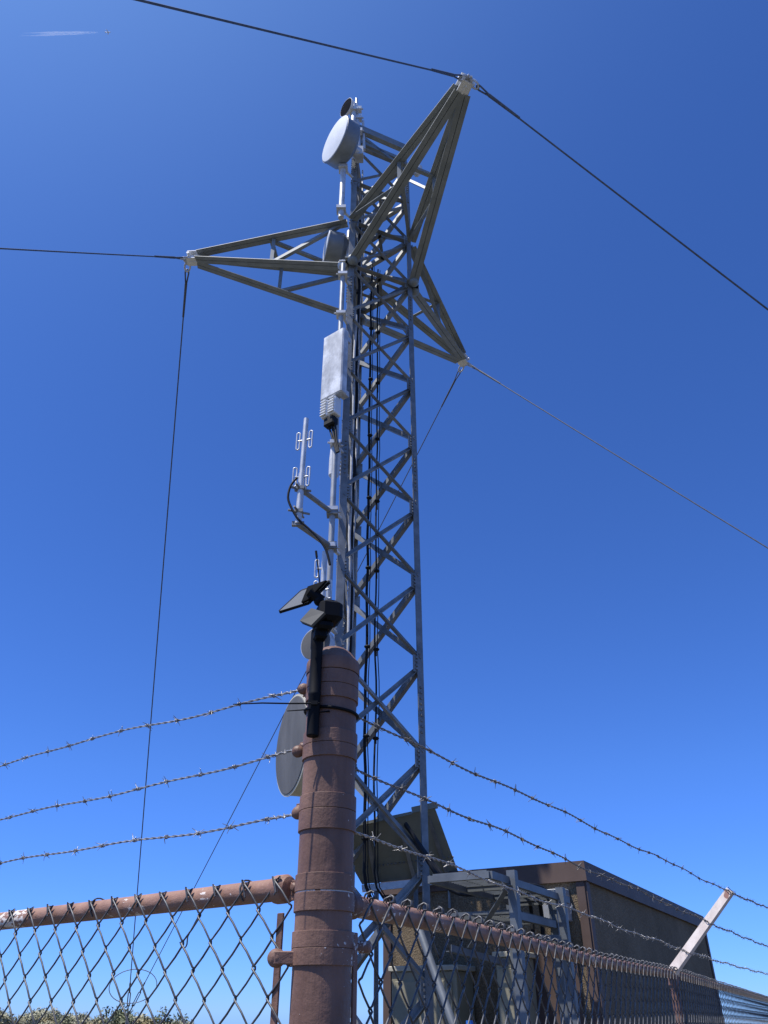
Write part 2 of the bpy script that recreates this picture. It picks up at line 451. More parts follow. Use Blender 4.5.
mb.build('chain_link_mesh',M['mesh'],fence)

# tension bars
m=MB(); c0=at(283,913,1.69); m.box((c0.x-.004,c0.y,(c0.z+.1)/2),(.0165,.005,c0.z-.1),(DL,V((-DL.y,DL.x,0)),V((0,0,1))),.001)
m.build('tension_bar',M['bands'],fence)
m=MB(); q=P0+DR*.088+NR*.02; m.box((q.x,q.y,(EYE+.13)/2+.05),(.016,.005,EYE+.03),(DR,V((-DR.y,DR.x,0)),V((0,0,1))),.001)
m.build('tension_bar',M['bands'],fence)
# tension band eye with big round bolt head, left
m=MB(); c=at(275,958,1.63)
m.lathe([(0,.010),(.008,.0095),(.013,.006),(.0155,0),(.0155,-.012)],c,V((-.35,-.93,0)),20)
m.box((c+V((P0.x-.04,1.62,c.z)))/2,((V((P0.x,1.65,0))-c).xy.length*.55,.008,.022),(V((1,.1,0)).normalized(),V((-.1,1,0)).normalized(),V((0,0,1))),.002)
m.build('band_eye',M['bands'],post)
m=MB(); c=at(365,947,1.66); m.lathe([(0,.012),(.006,.012),(.0105,.009),(.0105,-.012)],c,V((1,-.25,0)),16); m.build('band_eye',M['bands'],post)

# line posts with slanting arms
def line_post(k,arm=True):
    p=P0+DR*k; zr=EYE+railpts(k); m=MB()
    m.tube([V((p.x,p.y,-.2)),V((p.x,p.y,zr-.03))],.024,18)
    m.lathe([(.030,-.055),(.030,.0),(.027,.012),(.023,.018)],(p.x,p.y,zr),n=20)
    lp=m.build('line_post',M['post'],fence)
    m=MB(); a=V((p.x,p.y,zr-.005))+NR*(-.005); b=a+NR*.40+V((0,0,.395)); t=(b-a).normalized()
    # pressed ridge-section arm: broad pale face and narrow underside
    f_=-DR; u_=f_.cross(t); u_=u_ if u_.z>0 else -u_
    def sec(c,w): return [c+u_*a_*w+f_*b_*w for a_,b_ in((-.024,.0),(-.024,.010),(-.014,.024),(.026,.010),(.026,.0))]
    c0,c1=sec(a,1.1),sec(b,.95); vs_=c0+c1
    m.add(vs_,[(i_,(i_+1)%5,5+(i_+1)%5,5+i_) for i_ in range(5)]+[(4,3,2,1,0),(5,6,7,8,9)])
    m.build('barb_arm',M['arm'],lp)
    return a,b
A2=line_post(3.7); A3=line_post(9.9)
p=P0+DL*3.2; m=MB(); m.tube([V((p.x,p.y,-.2)),V((p.x,p.y,RZL+.6))],.024,16); m.lathe([(.026,0),(.024,.015),(0,.02)],(p.x,p.y,RZL+.6),n=16); m.build('line_post',M['post'],fence)

# barbed wire
def resample(ctrl,step):
    # Catmull-Rom through control points
    P=[V(c) for c in ctrl]; out=[]
    for i in range(len(P)-1):
        p0=P[i-1] if i else P[i]*2-P[i+1]; p1,p2=P[i],P[i+1]; p3=P[i+2] if i+2<len(P) else p2*2-p1
        n=max(2,int((p2-p1).length/step))
        for j in range(n):
            t=j/n
            out.append(.5*((2*p1)+(p2-p0)*t+(2*p0-5*p1+4*p2-p3)*t*t+(3*p1-p0-3*p2+p3)*t**3))
    out.append(P[-1]); return out
def barbed(ctrl,mat,seed,first=.03,spacing=.125,sc_=1.0,wrap=0):
    rnd=random.Random(seed); pts=resample(ctrl,.0045); m=MB()
    rr=.00145*sc_; off=.0016*sc_; pitch=.052
    s=0; A=[];B=[];L=[]
    wob=[rnd.uniform(0,6) for _ in range(4)]
    for i,p in enumerate(pts):
        if i: s+=(p-pts[i-1]).length
        t=(pts[min(i+1,len(pts)-1)]-pts[max(i-1,0)]).normalized(); x,y,_=frame(t)
        p=p+V((0,0,.004*math.sin(s*5+wob[0])+.0025*math.sin(s*13+wob[1])))
        a=2*math.pi*s/pitch
        A.append(p+(x*math.cos(a)+y*math.sin(a))*off); B.append(p-(x*math.cos(a)+y*math.sin(a))*off); L.append((s,p,x,y,t))
    m.tube(A,rr,5); m.tube(B,rr,5)
    nxt=first
    for (s,p,x,y,t) in L:
        if s>=nxt:
            nxt=s+spacing*rnd.uniform(.9,1.12)
            a0=rnd.uniform(0,6.28)
            hel=[]
            for q in range(13):
                a=a0+q*2*math.pi*1.6/12
                hel.append(p+t*(-.005+.010*q/12)+(x*math.cos(a)+y*math.sin(a))*.0042*sc_)
            for e,sg in((0,-1),(-1,1)):
                c=hel[e]-p; tan=(x*rnd.uniform(-1,1)+y*rnd.uniform(-1,1)).normalized()
                tip=hel[e]+tan*.013*sc_+t*(.006*sg)
                if e==0: hel=[tip]+hel
                else: hel=hel+[tip]
            m.tube(hel,[.0005]+[.00115*sc_]*(len(hel)-2)+[.0005],5)
            b0=a0+1.9
            tip1=p+(x*math.cos(b0)+y*math.sin(b0))*.016*sc_+t*.004; tip2=p-(x*math.cos(b0)+y*math.sin(b0))*.016*sc_-t*.004
            m.tube([tip1,p+(x*math.cos(b0+.4)+y*math.sin(b0+.4))*.004,tip2],[.0005,.00115*sc_,.0005],5)
    if wrap:   # tail wound back round the strand beside the lug
        H=[]
        for (s,p,x,y,t) in L:
            if s>wrap: break
            a=2*math.pi*s/.0105+s*0; H.append(p+(x*math.cos(a)+y*math.sin(a))*(.0042*sc_+.0012*math.sin(s*190)))
        m.tube(H,.00115*sc_,5)
    m.build('barbed_wire',mat,fence)
# left run
left_px=[((303.5,689),[(205,712),(100,737),(0,766)]),((298,751.5),[(205,772),(100,797),(0,820)]),((298,813),[(215,828),(110,846),(0,863)])]
def onrun(px,py,D):
    d=ray(px,py); q=d.x/d.y; k=(q*P0.y-P0.x)/(D.x-q*D.y); y=P0.y+D.y*k
    return V((P0.x+D.x*k,y,EYE+d.z/d.y*y))
for i,(l,ps) in enumerate(left_px):
    ctrl=[at(l[0],l[1],1.655)]+[onrun(x,y,DL) for x,y in ps]
    e=ctrl[-1]; e2=P0+DL*3.2; e2.z=EYE+[.70,.50,.375][i]; ctrl.append(e2)
    barbed(ctrl,M['barb'],40+i,.10,.118,.98,.085)
# right run
zr0=[EYE+.561,EYE+.448,EYE+.317]; fr=[.985,.62,.27]
for i in range(3):
    a=P0+DR*.05+NR*.01; a.z=zr0[i]
    e=A2[0].lerp(A2[1],fr[i])-DR*.012; f=A3[0].lerp(A3[1],fr[i]); f.z=EYE+[.97,.59,.35][i]
    sag=[-.004,-.003,.0][i]
    ctrl=[a]
    for u in(.18,.4,.7):
        q=a.lerp(e,u); q.z-=sag*4*u*(1-u); ctrl.append(q)
    ctrl.append(e)
    for u in(.3,.65):
        q=e.lerp(f,u); q.z-=.01*4*u*(1-u); ctrl.append(q)
    ctrl.append(f)
    barbed(ctrl,M['barb_old'] if i<2 else M['barb'],60+i,.12,.125,1.08,.06)
# ties where wire meets arm, hook of loose tie wire on left rail
for i in range(3):
    e=A2[0].lerp(A2[1],fr[i]); t=(A2[1]-A2[0]).normalized(); m=MB(); H=[]
    for q in range(15):
        a=q*2*math.pi*1.2/14; H.append(e+DR*(.030*math.cos(a))+t.cross(DR)*(.026*math.sin(a))+t*(.002*q-.012))
    m.tube(H,.0019,6); m.build('tie_wire',M['barb_old'],fence)
m=MB(); K=[at(x,y,1.86) for x,y in((205,905),(190,932),(187.5,938),(187,944),(185,947.5),(182,946.5),(180,942))]
m.tube(resample(K,.004),.0016,6); m.build('tie_wire',M['mesh'],fence)
for (kx) in(.21,.72):   # ties hooped over the rail
    q=P0+DL*kx; q.z=RZL; H=[]
    perp=V((0,0,1))
    for j in range(14):
        a=-.8+j*4.6/13; H.append(q+NL*(.0245*math.cos(a))+V((0,0,.0245*math.sin(a)))+DL*(.006*math.sin(a*1.3)))
    m=MB(); m.tube(H,.0017,6); m.build('tie_wire',M['mesh'],fence)

# ------------------------------------------------------------------ solar camera on the post
dev=thing('security_camera','black solar security camera strapped to the top of the brown corner post','camera',(-.145,1.56,EYE+.47))
tx,ty=-.1485,1.590
m=MB(); z0=EYE+.478; z1=EYE+.72
m.lathe([(0,z0),(.0115,z0),(.0128,z0+.002),(.0128,z0+.085),(.0136,z0+.087),(.0136,z0+.092),(.0128,z0+.094),(.0128,z0+.19),(.0142,z0+.195),(.0142,z1-.01),(.012,z1),(0,z1)],(tx,ty,0),n=24)
m.build('mount_tube',M['black'],dev)
m=MB(); c=at(329,614,1.570)
axb=(V((.95,.30,0)).normalized(),V((-.30,.95,0)).normalized(),V((0,0,1)))
m.box(c,(.052,.062,.050),axb,.009)
m.box(c+V((-.012,-.005,-.034)),(.040,.044,.02),axb,.006)
m.box(c+V((-.018,.004,-.05)),(.028,.032,.022),axb,.004)
body=m.build('housing',M['black'],dev)
m=MB()
q=[at(300.5,621.5,1.555),at(312,626,1.535),at(325,613,1.530),at(312,609,1.549)]
m.poly(q,.007); m.build('visor',M['visor'],dev)
m=MB(); n=(q[1]-q[0]).cross(q[2]-q[0]).normalized()
if n.y<0: n=-n
m.poly([p+n*.007+V((0,0,.0005)) for p in q],.006); m.build('visor_cover',M['black'],dev)
a,b,c4,d4=at(279.3,611.5,1.590),at(301.5,591,1.570),at(329,581.6,1.545),at(308.5,602.4,1.565)
m=MB(); m.poly([a,b,c4,d4],.004); pan=m.build('solar_panel',M['greyplate'],dev)
n=(b-a).cross(c4-a).normalized(); n=n if n.y>0 else -n
m=MB(); m.poly([p+n*.0052 for p in(a,b,c4,d4)],.005)
ctr=(a+b+c4+d4)/4
for p,q2 in((a,b),(b,c4),(c4,d4),(d4,a)): m.tube([p+n*.002,q2+n*.002],.0042,6)
m.build('panel_face',M['black'],pan)
m=MB(); mid1=b.lerp(c4,.42)-n*.006; mid2=a.lerp(d4,.95)-n*.006; mid3=d4.lerp(c4,.5)-n*.006
m.poly([b.lerp(c4,.30)-n*.006,b.lerp(c4,.96)-n*.006,d4.lerp(c4,.06)-n*.006,a.lerp(d4,.82)-n*.006],.009)  # dark sheet laid over the right half of the panel underside
cc=ctr.lerp(c4,.25)
m.tube([cc-n*.006,at(322,601,1.565)],.012,12)
m.ball(at(319,601,1.562),.012,10)
m.build('panel_bracket',M['black'],dev)
m=MB(); w=resample([at(316,551,1.56),at(317.8,566,1.56),at(320.5,590,1.56)],.01); m.tube(w,.0016,8); m.tube([w[0],w[0].lerp(w[3] if len(w)>3 else w[-1],.6)],.0027,8); m.build('antenna',M['black'],dev)
m=MB(); zs=hz(702,1.57)     # cable ties round tube and post, with their long tails
ring=[]
for k in range(41):
    a=2*math.pi*k/40
    ring.append(V((P0.x+math.cos(a)*(PR+.0035),P0.y+math.sin(a)*(PR+.0035),zs+.006*math.cos(a+.5)*-1)))
m.tube(ring,.0032,6)
m.build('cable_tie',M['black'],dev)
m=MB(); m.tube([V((tx+.012,ty-.012,zs)),at(289,703.5,1.57),at(262,703,1.55),at(233,704.3,1.53)],[.0018,.0017,.0016,.001],6); m.box((tx+.002,ty-.0145,zs),(.014,.006,.008)); m.build('cable_tie',M['black'],dev)
m=MB(); m.tube([V((tx,ty-.010,zs-.012)),at(287,711,1.575)],[.0017,.001],6); m.tube([V((tx+.01,ty+.012,zs-.012)),V((P0.x+.0,P0.y-PR-.003,zs-.012))],.0018,6); m.build('cable_tie',M['black'],dev)

# ------------------------------------------------------------------ tower
L=10.0; TC=V((-.21,10.0,0)); RT=.72; ROT=R(-6)
def leg_xy(i,rad=RT): a=ROT+R(120)*i*-1; return V((TC.x+rad*math.cos(a),TC.y+rad*math.sin(a),0))
LEG={'B':leg_xy(0),'A':leg_xy(1),'C':leg_xy(2)}
def Zk(k): return EYE+1.43+1.265*k
tower=thing('lattice_tower','tall grey galvanised three legged lattice mast with star shaped guy arms','tower',(TC.x,TC.y,terrain(TC.x,TC.y)))
KB,KT=-2,11
for nme in 'ABC':
    p=LEG[nme]; out=(p-V((TC.x,TC.y,0))).normalized(); m=MB()
    tang=V((-out.y,out.x,0)); s=.105; t=.016
    e1=(-out+tang*1.0).normalized(); e2=(-out-tang*1.0).normalized()
    zb=terrain(p.x,p.y)-.1; zt=Zk(KT)+.12
    def pt(a,b,z): return V((p.x,p.y,z))+out*.03+e1*a+e2*b
    prof=[(0,0),(s,0),(s,t),(t,t),(t,s),(0,s)]
    vs=[pt(a,b,zb) for a,b in prof]+[pt(a,b,zt) for a,b in prof]
    m.add(vs,[(i,(i+1)%6,6+(i+1)%6,6+i) for i in range(6)]+[tuple(range(5,-1,-1)),tuple(range(6,12))])
    for k in range(KB,KT+1):      # gusset plates with bolt heads
        z=Zk(k)
        for e in(e1,e2):
            nn=V((-e.y,e.x,0)); nn=nn if nn.dot(out)>0 else -nn
            c=V((p.x,p.y,z))+out*.03+e*(.085)-nn*.022
            m.box(c,(.16,.012,.24),(e,nn,V((0,0,1))))
            for dz in(-.08,-.03,.03,.08):
                m.box(c+V((0,0,dz))+nn*.01+e*.03,(.028,.03,.028),(e,nn,V((0,0,1))))
    for k in range(KB,KT,3):      # splice plates on the leg
        for dz in range(-4,5):
            for e in(e1,e2):
                nn=V((-e.y,e.x,0)); nn=nn if nn.dot(out)>0 else -nn
                m.box(V((p.x,p.y,Zk(k)+.63+dz*.075))+out*.03+e*.06+nn*.006,(.026,.024,.026),(e,nn,V((0,0,1))))
    m.build('leg',M['galv'],tower)
def shift(p,q,d): return p+(q-p).normalized()*d
for a,b in(('A','B'),('B','C'),('C','A')):
    pa,pb=LEG[a],LEG[b]; mid=(pa+pb)/2; nout=(mid-V((TC.x,TC.y,0))).normalized()
    for k in range(KB,KT):
        for (p,q,fl,sd) in((pa,pb,1,1),(pb,pa,-1,-1)):
            z0,z1=Zk(k+1)-.05,Zk(k)+.05
            s_=V((p.x,p.y,z0)); e_=V((q.x,q.y,z1)); m=MB()
            off=nout*(.008 if sd>0 else -.020)
            m.angle(shift(s_,e_,.03)+off,shift(e_,s_,.03)+off,.066 if (a,b)!=('B','C') else .078,.009,up=nout,flip=fl)
            m.build('brace',M['galv'],tower)
    for k in(8,9,10,11):
        z=Zk(k); m=MB(); m.angle(V((pa.x,pa.y,z)),V((pb.x,pb.y,z)),.09,.012,up=nout)
        m.build('cross_beam',M['galv'],tower)

for k in(8,9,10):
    mids=[(LEG[a]+LEG[b])/2 for a,b in(('A','B'),('B','C'),('C','A'))]
    for i in range(3):
        p,q=mids[i],mids[(i+1)%3]; m=MB(); m.angle(V((p.x,p.y,Zk(k)-.02)),V((q.x,q.y,Zk(k)-.02)),.06,.009); m.build('cross_beam',M['galv'],tower)
# star-shaped guy arms
HT=EYE+12.66
TIPS=[]
for ti,(ang,la,lb) in enumerate(((177.5,'A','C'),(-65.2,'A','B'),(56,'B','C'))):
    a=R(ang); tip=V((TC.x+3.62*math.cos(a),TC.y+3.62*math.sin(a),HT)); TIPS.append(tip)
    arm=bpy.data.objects.new('guy_arm',None); COL.objects.link(arm); arm.parent=tower; arm.location=V((tip.x,tip.y,tip.z))-tower.location
    outd=V((math.cos(a),math.sin(a),0)); side=V((-outd.y,outd.x,0))
    def beam(p,q,s=.088,gap=.010,name='beam',single=False):
        m=MB()
        if single: m.angle(p,q,.07,.01,up=V((0,0,1)))
        else:
            x,y,_=frame(q-p)
            m.angle(p,q,s,.012,up=V((0,0,1)),flip=1,off=gap/2)
            m.angle(p,q,s,.012,up=V((0,0,1)),flip=-1,off=gap/2)
            n=max(2,int((q-p).length/.8))
            for i in range(1,n): m.box(p.lerp(q,i/n),(gap+.004,.05,.05),(x,y,(q-p).normalized()))
        m.build(name,M['galv_dull'],arm)
    for lg in(la,lb):
        lp=LEG[lg]; sgn=1 if (lp-V((TC.x,TC.y,0))).dot(side)>0 else -1
        tl=tip-outd*.10+side*(.06*sgn)
        up_=V((lp.x,lp.y,Zk(9)))+outd*.08; lo_=V((lp.x,lp.y,Zk(8)))+outd*.08
        tu=tl+V((0,0,.10)); td=tl+V((0,0,-.08))
        beam(tu,up_); beam(td,lo_)
        mu=tu.lerp(up_,.52); ml=td.lerp(lo_,.52)
        beam(mu,ml,single=True,name='strut')
        beam(ml,up_.lerp(mu,.06),single=True,name='strut')
        m=MB(); m.ball(lo_+outd*.05,.10,8,(1,1,1)); m.box(lo_,(.22,.22,.03)); 
        m.build('gusset',M['galv_hi'] if ti==0 else M['galv_dull'],arm)
    la_,lb_=LEG[la],LEG[lb]
    t1=(tip-outd*.1).lerp(V((la_.x,la_.y,Zk(9))),.5); t2=(tip-outd*.1).lerp(V((lb_.x,lb_.y,Zk(9))),.5)
    beam(t1,t2,single=True,name='strut')
    beam(t1,V((lb_.x,lb_.y,Zk(9)))+outd*.08,single=True,name='strut')
    m=MB(); u=V((0,0,1))
    m.poly([tip+outd*.16+u*.03,tip+outd*.02+u*.17,tip-outd*.16+u*.10,tip-outd*.14-u*.12,tip+outd*.04-u*.13],.03,side)
    m.box(tip+u*.11-outd*.02,(.26,.20,.018),(outd,side,u)); m.box(tip-u*.10-outd*.02,(.26,.20,.018),(outd,side,u))
    m.tube([tip-side*.15+outd*.07,tip+side*.15+outd*.07],.03,10)
    m.build('tip_plate',M['white'],arm)  # radome white stands in for sunlight on the steel plates

# ------------------------------------------------------------------ guy wires
def dirxy(deg,D): return V((TC.x+D*math.cos(R(deg)),TC.y+D*math.sin(R(deg)),0))
AA=dirxy(-126.2,16.05); AA.z=.35
AA2=dirxy(-128.5,15.1); AA2.z=.35
AB=dirxy(-2,14.6); AB.z=.3
AB2=dirxy(-2,13.7); AB2.z=.3
ac=at(127,1019,25.7); AC=V((ac.x,25.7,ac.z+.05))
def guy(tip,anc,r,mat,label,nick=0):
    d=(anc-tip).normalized(); g=thing('guy_wire',label,'guy wire',anc,'guy wires of the lattice mast')
    outd=(tip-V((TC.x,TC.y,tip.z))).normalized()
    st=tip+outd*.10+d*.06
    m=MB(); n=24; pts=[]
    s0=st+d*.55; 
    for i in range(n+1):
        u=i/n; q=s0.lerp(anc-d*.9,u); q.z-=.06*4*u*(1-u); pts.append(q)
    m.tube(pts,r,8); m.build('strand',mat,g)
    m=MB(); x,y,_=frame(d)
    ring=[st+d*.10+(d*math.cos(a)*.10+x*math.sin(a)*.055) for a in[2*math.pi*k/16 for k in range(17)]]
    m.tube(ring,.018,8)
    m.box(st+d*.0,(.10,.05,.14),(x,y,d)); m.tube([st-x*.08,st+x*.08],.022,8)
    m.build('shackle',M['galv_hi'],g)
    m=MB()
    loop=[st+d*.22+x*.035,st+d*.17+x*.03,st+d*.15,st+d*.17-x*.03,st+d*.22-x*.035]
    m.tube([s0+d*.35]+[s0-d*.05]+loop+[s0-d*.05,s0+d*.35],r*1.15,6)
    m.tube([s0-d*.12,s0+d*.55],[r*2.1,r*1.6],8)
    m.build('grip',mat,g)
    m=MB(); e=anc-d*.9
    m.tube([e-d*.35,e],r*1.9,8); m.tube([e+x*.03,e+d*.5+x*.03],.014,6); m.tube([e-x*.03,e+d*.5-x*.03],.014,6); m.tube([e+d*.45,anc],.016,8)
    m.build('turnbuckle',M['guy'],g)
guy(TIPS[0],AA2,.012,M['guy'],'guy wire running level out of the left edge from the left arm tip')
guy(TIPS[0],AC,.013,M['guy'],'guy wire dropping almost straight down from the left arm tip')
guy(TIPS[1],AA,.0125,M['guy'],'guy wire from the uppermost arm tip up to the top left')
guy(TIPS[1],AB,.0135,M['guy'],'thick guy wire sloping from the uppermost arm tip down to the right')
guy(TIPS[2],AB2,.012,M['guy_light'],'pale guy wire sloping right from the lowest arm tip')
guy(TIPS[2],AC,.011,M['guy'],'thin guy wire passing behind the mast from the lowest arm tip')
for anc,l in((AA,'concrete guy anchor holding the wire from the uppermost arm tip'),(AA2,'concrete guy anchor holding the wire from the left arm tip'),(AB,'outer concrete guy anchor on the ground right of the mast'),(AB2,'inner concrete guy anchor on the ground right of the mast'),(AC,'concrete guy anchor among brush where two wires come down')):
    z=terrain(anc.x,anc.y); g=thing('guy_anchor',l,'anchor',(anc.x,anc.y,z),'ground anchors of the guy wires')
    m=MB(); m.box((anc.x,anc.y,z+.0),(.6,.6,.3),None,.04); m.build('block',M['concrete'],g)
    m=MB(); m.tube([V((anc.x,anc.y,z)),V((anc.x,anc.y,anc.z+.02))],.03,8); m.build('rod',M['galv'],g)
# slack coil of wire at the far anchor
m=MB(); c=at(133,986,25.2)
for rr,off in((.66,0),):
    m.tube([c+V((rr*math.cos(a)+off,.1*math.sin(a),rr*.62*math.sin(a)+off)) for a in[2*math.pi*k/32 for k in range(33)]],.011,6)
o=m.build('wire_coil',M['guy'],None,c); tag(o,'slack loop of thin wire hanging on the two guy wires above the brush','wire coil')

# ------------------------------------------------------------------ antennas on the mast
def dish(label,c,n,dia,depth,mat_face,mat_side,mount,name='microwave_dish'):
    n=V(n).normalized(); c=V(c); g=thing(name,label,'dish antenna',c,'microwave dishes on the mast'); r=dia/2
    m=MB(); m.lathe([(r*.97,depth*.5),(r,depth*.48),(r,-depth*.45),(r*.985,-depth*.5),(r*.7,-depth*.75),(r*.35,-depth*.98),(r*.15,-depth*1.05),(0,-depth*1.05)],c,n,40)
    m.lathe([(r*1.0,depth*.40),(r*1.025,depth*.40),(r*1.025,depth*.47),(r,depth*.47)],c,n,40); m.build('shroud',mat_side,g)
    m=MB(); m.lathe([(r*.985,depth*.49),(r*.97,depth*.53),(r*.6,depth*.60),(r*.3,depth*.63),(0,depth*.64)],c,n,40); m.build('radome',mat_face,g)
    b=c-n*depth*1.05
    m=MB(); m.tube([b+n*.02,b-n*.16*min(1,dia)],r*.26,14); m.box(b-n*.13*min(1,dia),(.18*min(1,dia),.22*min(1,dia),.28*min(1,dia))); m.build('feed_box',M['galv_hi'],g)
    if mount:
        q=V((mount[0],mount[1],0)); m=MB(); m.tube([V((q.x,q.y,mount[2])),V((q.x,q.y,mount[3]))],.055,14)
        m.tube([b-n*.1,V((q.x,q.y,c.z))],.03,8); m.tube([b-n*.1+V((0,0,.15)),V((q.x,q.y,c.z+.18))],.022,8)
        for z in(mount[2]+.25,mount[3]-.3):
            m.box((q.x,q.y,z),(.18,.18,.08)); 
            lg=min(LEG.values(),key=lambda t:(t.xy-q.xy).length); m.tube([V((q.x,q.y,z)),V((lg.x,lg.y,z))],.03,8)
        m.build('mount_pipe',M['galv_hi'],g)
    return g
ctop=at(341,143,9.0)
dish('large white drum dish at the very top of the mast facing left',ctop,(-.80,-.57,-.03),.97,.30,M['white'],M['shroud'],(-.82,9.22,hz(218,9.22),hz(160,9.22)))
c=at(347,108,9.35)
dish('small dark open dish peeking above the large white drum',c,(-.75,-.61,-.12),.42,.06,M['dish_inside'],M['white'],(-.66,9.35,hz(150,9.35),hz(104,9.35)))
c=at(334,248,9.75)
dish('pale drum dish half hidden behind the left guy arm',c,(-.93,-.25,.05),.62,.30,M['white'],M['shroud'],(-.68,9.7,hz(275,9.7),hz(232,9.7)))
c=at(318,645,9.2)
dish('small round grey dish behind the black security camera',c,(-.45,-.88,.0),.44,.12,M['radome_grey'],M['galv_hi'],(-.86,9.36,hz(668,9.36),hz(625,9.36)))
c=at(299,745,9.45)
dish('large dark grey flat faced dish low on the mast beside the brown post',c,(-.90,-.42,-.02),1.18,.20,M['radome_grey'],M['lid'],(-.80,9.5,hz(800,9.5),hz(690,9.5)))

# sector panel antenna
pa=thing('panel_antenna','weathered silver panel antenna with rounded box on upper left side of mast','antenna',at(332,400,9.3))
bl,br=at(319.6,400.6,9.22),at(341,391,8.96); h=1.40
u=(br-bl); u.z=0; wd=u.length; u.normalize(); nf=V((u.y,-u.x,0)); nf=nf if nf.y<0 else -nf
ctr=(bl+br)/2; zb=(bl.z+br.z)/2
m=MB(); m.box(V((ctr.x,ctr.y,zb+h/2))-nf*.075,(wd,.15,h),(u,-nf,V((0,0,1))),.02); m.build('radome',M['blotch'],pa)
m=MB(); m.box(V((ctr.x,ctr.y,zb+.1))-nf*.19+u*.12,(.12,.10,.10),(u,-nf,V((0,0,1)))); m.box(V((ctr.x,ctr.y,zb+h-.12))-nf*.19+u*.12,(.12,.10,.10),(u,-nf,V((0,0,1)))); m.build('bracket',M['galv_hi'],pa)
ru=thing('radio_unit','white finned radio unit with dark connectors below the silver panel antenna','radio unit',at(330,430,9.3))
m=MB(); c=V((ctr.x,ctr.y,zb-.21))-nf*.09
for s in(-.125,.035):
    m.box(c+u*s+V((0,0,.02)),(.125,.16,.34),(u,-nf,V((0,0,1))),.012)
    for i in range(6): m.box(c+u*s+nf*.10+V((0,0,.15-i*.055)),(.105,.03,.016),(u,-nf,V((0,0,1))))
m.build('case',M['white'],ru)
m=MB(); m.box(c-u*.04+V((0,0,-.25)),(.20,.14,.16),(u,-nf,V((0,0,1))),.02)
for s in(-.08,-.02,.05): m.tube([c+u*s+V((0,0,-.3)),c+u*(s*.5+.06)+V((0,0,-.62)),c+u*(s*.3+.13)+V((0,0,-.9))],.016,8)
m.build('connectors',M['rubber'],ru)
m=MB(); cb=at(335,458,9.28)
m.lathe([(.035,-.38),(.075,-.33),(.085,-.05),(.08,.15),(.04,.33),(.02,.36)],cb,V((.03,0,1)),14); m.build('cable_boot',M['white_cable'],ru)

# long mounting pipe down the near left leg
pp=thing('mount_pipe','long pale antenna mounting pipe clamped beside the left leg of the mast','pipe',(-.735,9.2,EYE+3.3))
m=MB(); m.tube([V((-.735,9.2,EYE+3.2)),V((-.735,9.2,EYE+11.3))],.042,14); m.build('pipe',M['galv_mid'],pp)
for z in(4.2,5.4,6.0,7.2,8.6,10,11.0):
    m=MB(); m.box((-.735,9.2,EYE+z),(.16,.16,.06)); m.tube([V((-.735,9.2,EYE+z)),V((LEG['A'].x,LEG['A'].y,EYE+z))],.03,8); m.tube([V((-.85,9.16,EYE+z)),V((-.62,9.24,EYE+z))],.014,6); m.build('clamp',M['galv_hi'],pp)

def dipole(label,base,top,arms,loops):
    g=thing('dipole_antenna',label,'antenna',base,'folded dipole antennas on the mast')
    m=MB(); m.tube([base,base.lerp(top,.45)],.046,12); m.tube([base.lerp(top,.45),top],.036,12); m.build('mast',M['galv_hi'],g)
    for z,sd,ll in loops:
        p=base.lerp(top,z); m=MB(); d=V((math.cos(sd),math.sin(sd),0))
        c=p+d*.095; hh=ll*.44; w=.024; q=V((-d.y,d.x,0))
        pts=[]
        for k in range(24):
            a=2*math.pi*k/24
            pts.append(c+d*(w*math.cos(a))+V((0,0,(hh-w)*(1 if math.sin(a)>=0 else -1)+w*math.sin(a))))
        pts.append(pts[0]); m.tube(pts,.011,6)
        m.tube([p,c],.014,8); m.build('dipole_loop',M['galv_hi'],g)
    for a,b,r in arms:
        m=MB(); m.tube([a,b],r,10); m.box(a,(.16,.05,.06)); m.box(b,(.16,.14,.10)); m.build('support_arm',M['galv'],g)
    return g
mx,my=-1.135,8.6
base=V((mx,my,hz(524,my))); top=V((mx+.01,my,hz(419,my)))
pz=lambda py: hz(py,my)
dp=dipole('folded dipole antenna on bracket arms left of the mast',base,top,
  [(V((mx,my,pz(489))),V((-.735,9.2,pz(489))),.036),(V((mx,my,pz(524))),V((-.735,9.2,pz(524))),.042)],
  [(.78,2.9,.34),(.78,-.35,.34),(.42,3.2,.36),(.42,-.35,.36)])
m=MB(); P=[at(x,y,8.55) for x,y in((297,478),(291,485),(288,497),(291,507),(298,519),(308,528),(318,538),(326,550),(330,565))]
m.tube(resample(P,.05),.016,8); m.build('feed_cable',M['rubber'],dp)
for yy in(489,512):
    m=MB(); q=V((mx,my,pz(yy))); m.tube([q-V((.14,.05,0)),q+V((.14,.05,0))],.016,6); m.tube([q-V((.05,.14,0)),q+V((.05,.14,0))],.016,6); m.box(q,(.11,.11,.05)); m.build('clamp',M['galv'],dp)
base=V((-.80,9.0,hz(640,9.0))); top=V((-.80,9.0,hz(552,9.0)))
dipole('second folded dipole antenna against the mast just above the solar panel',base,top,[(V((-.80,9.0,hz(600,9.0))),V((LEG['A'].x,LEG['A'].y,hz(600,9.0))),.03)],
  [(.55,3.1,.30),(.8,3.1,.30),(.55,-.3,.30)])
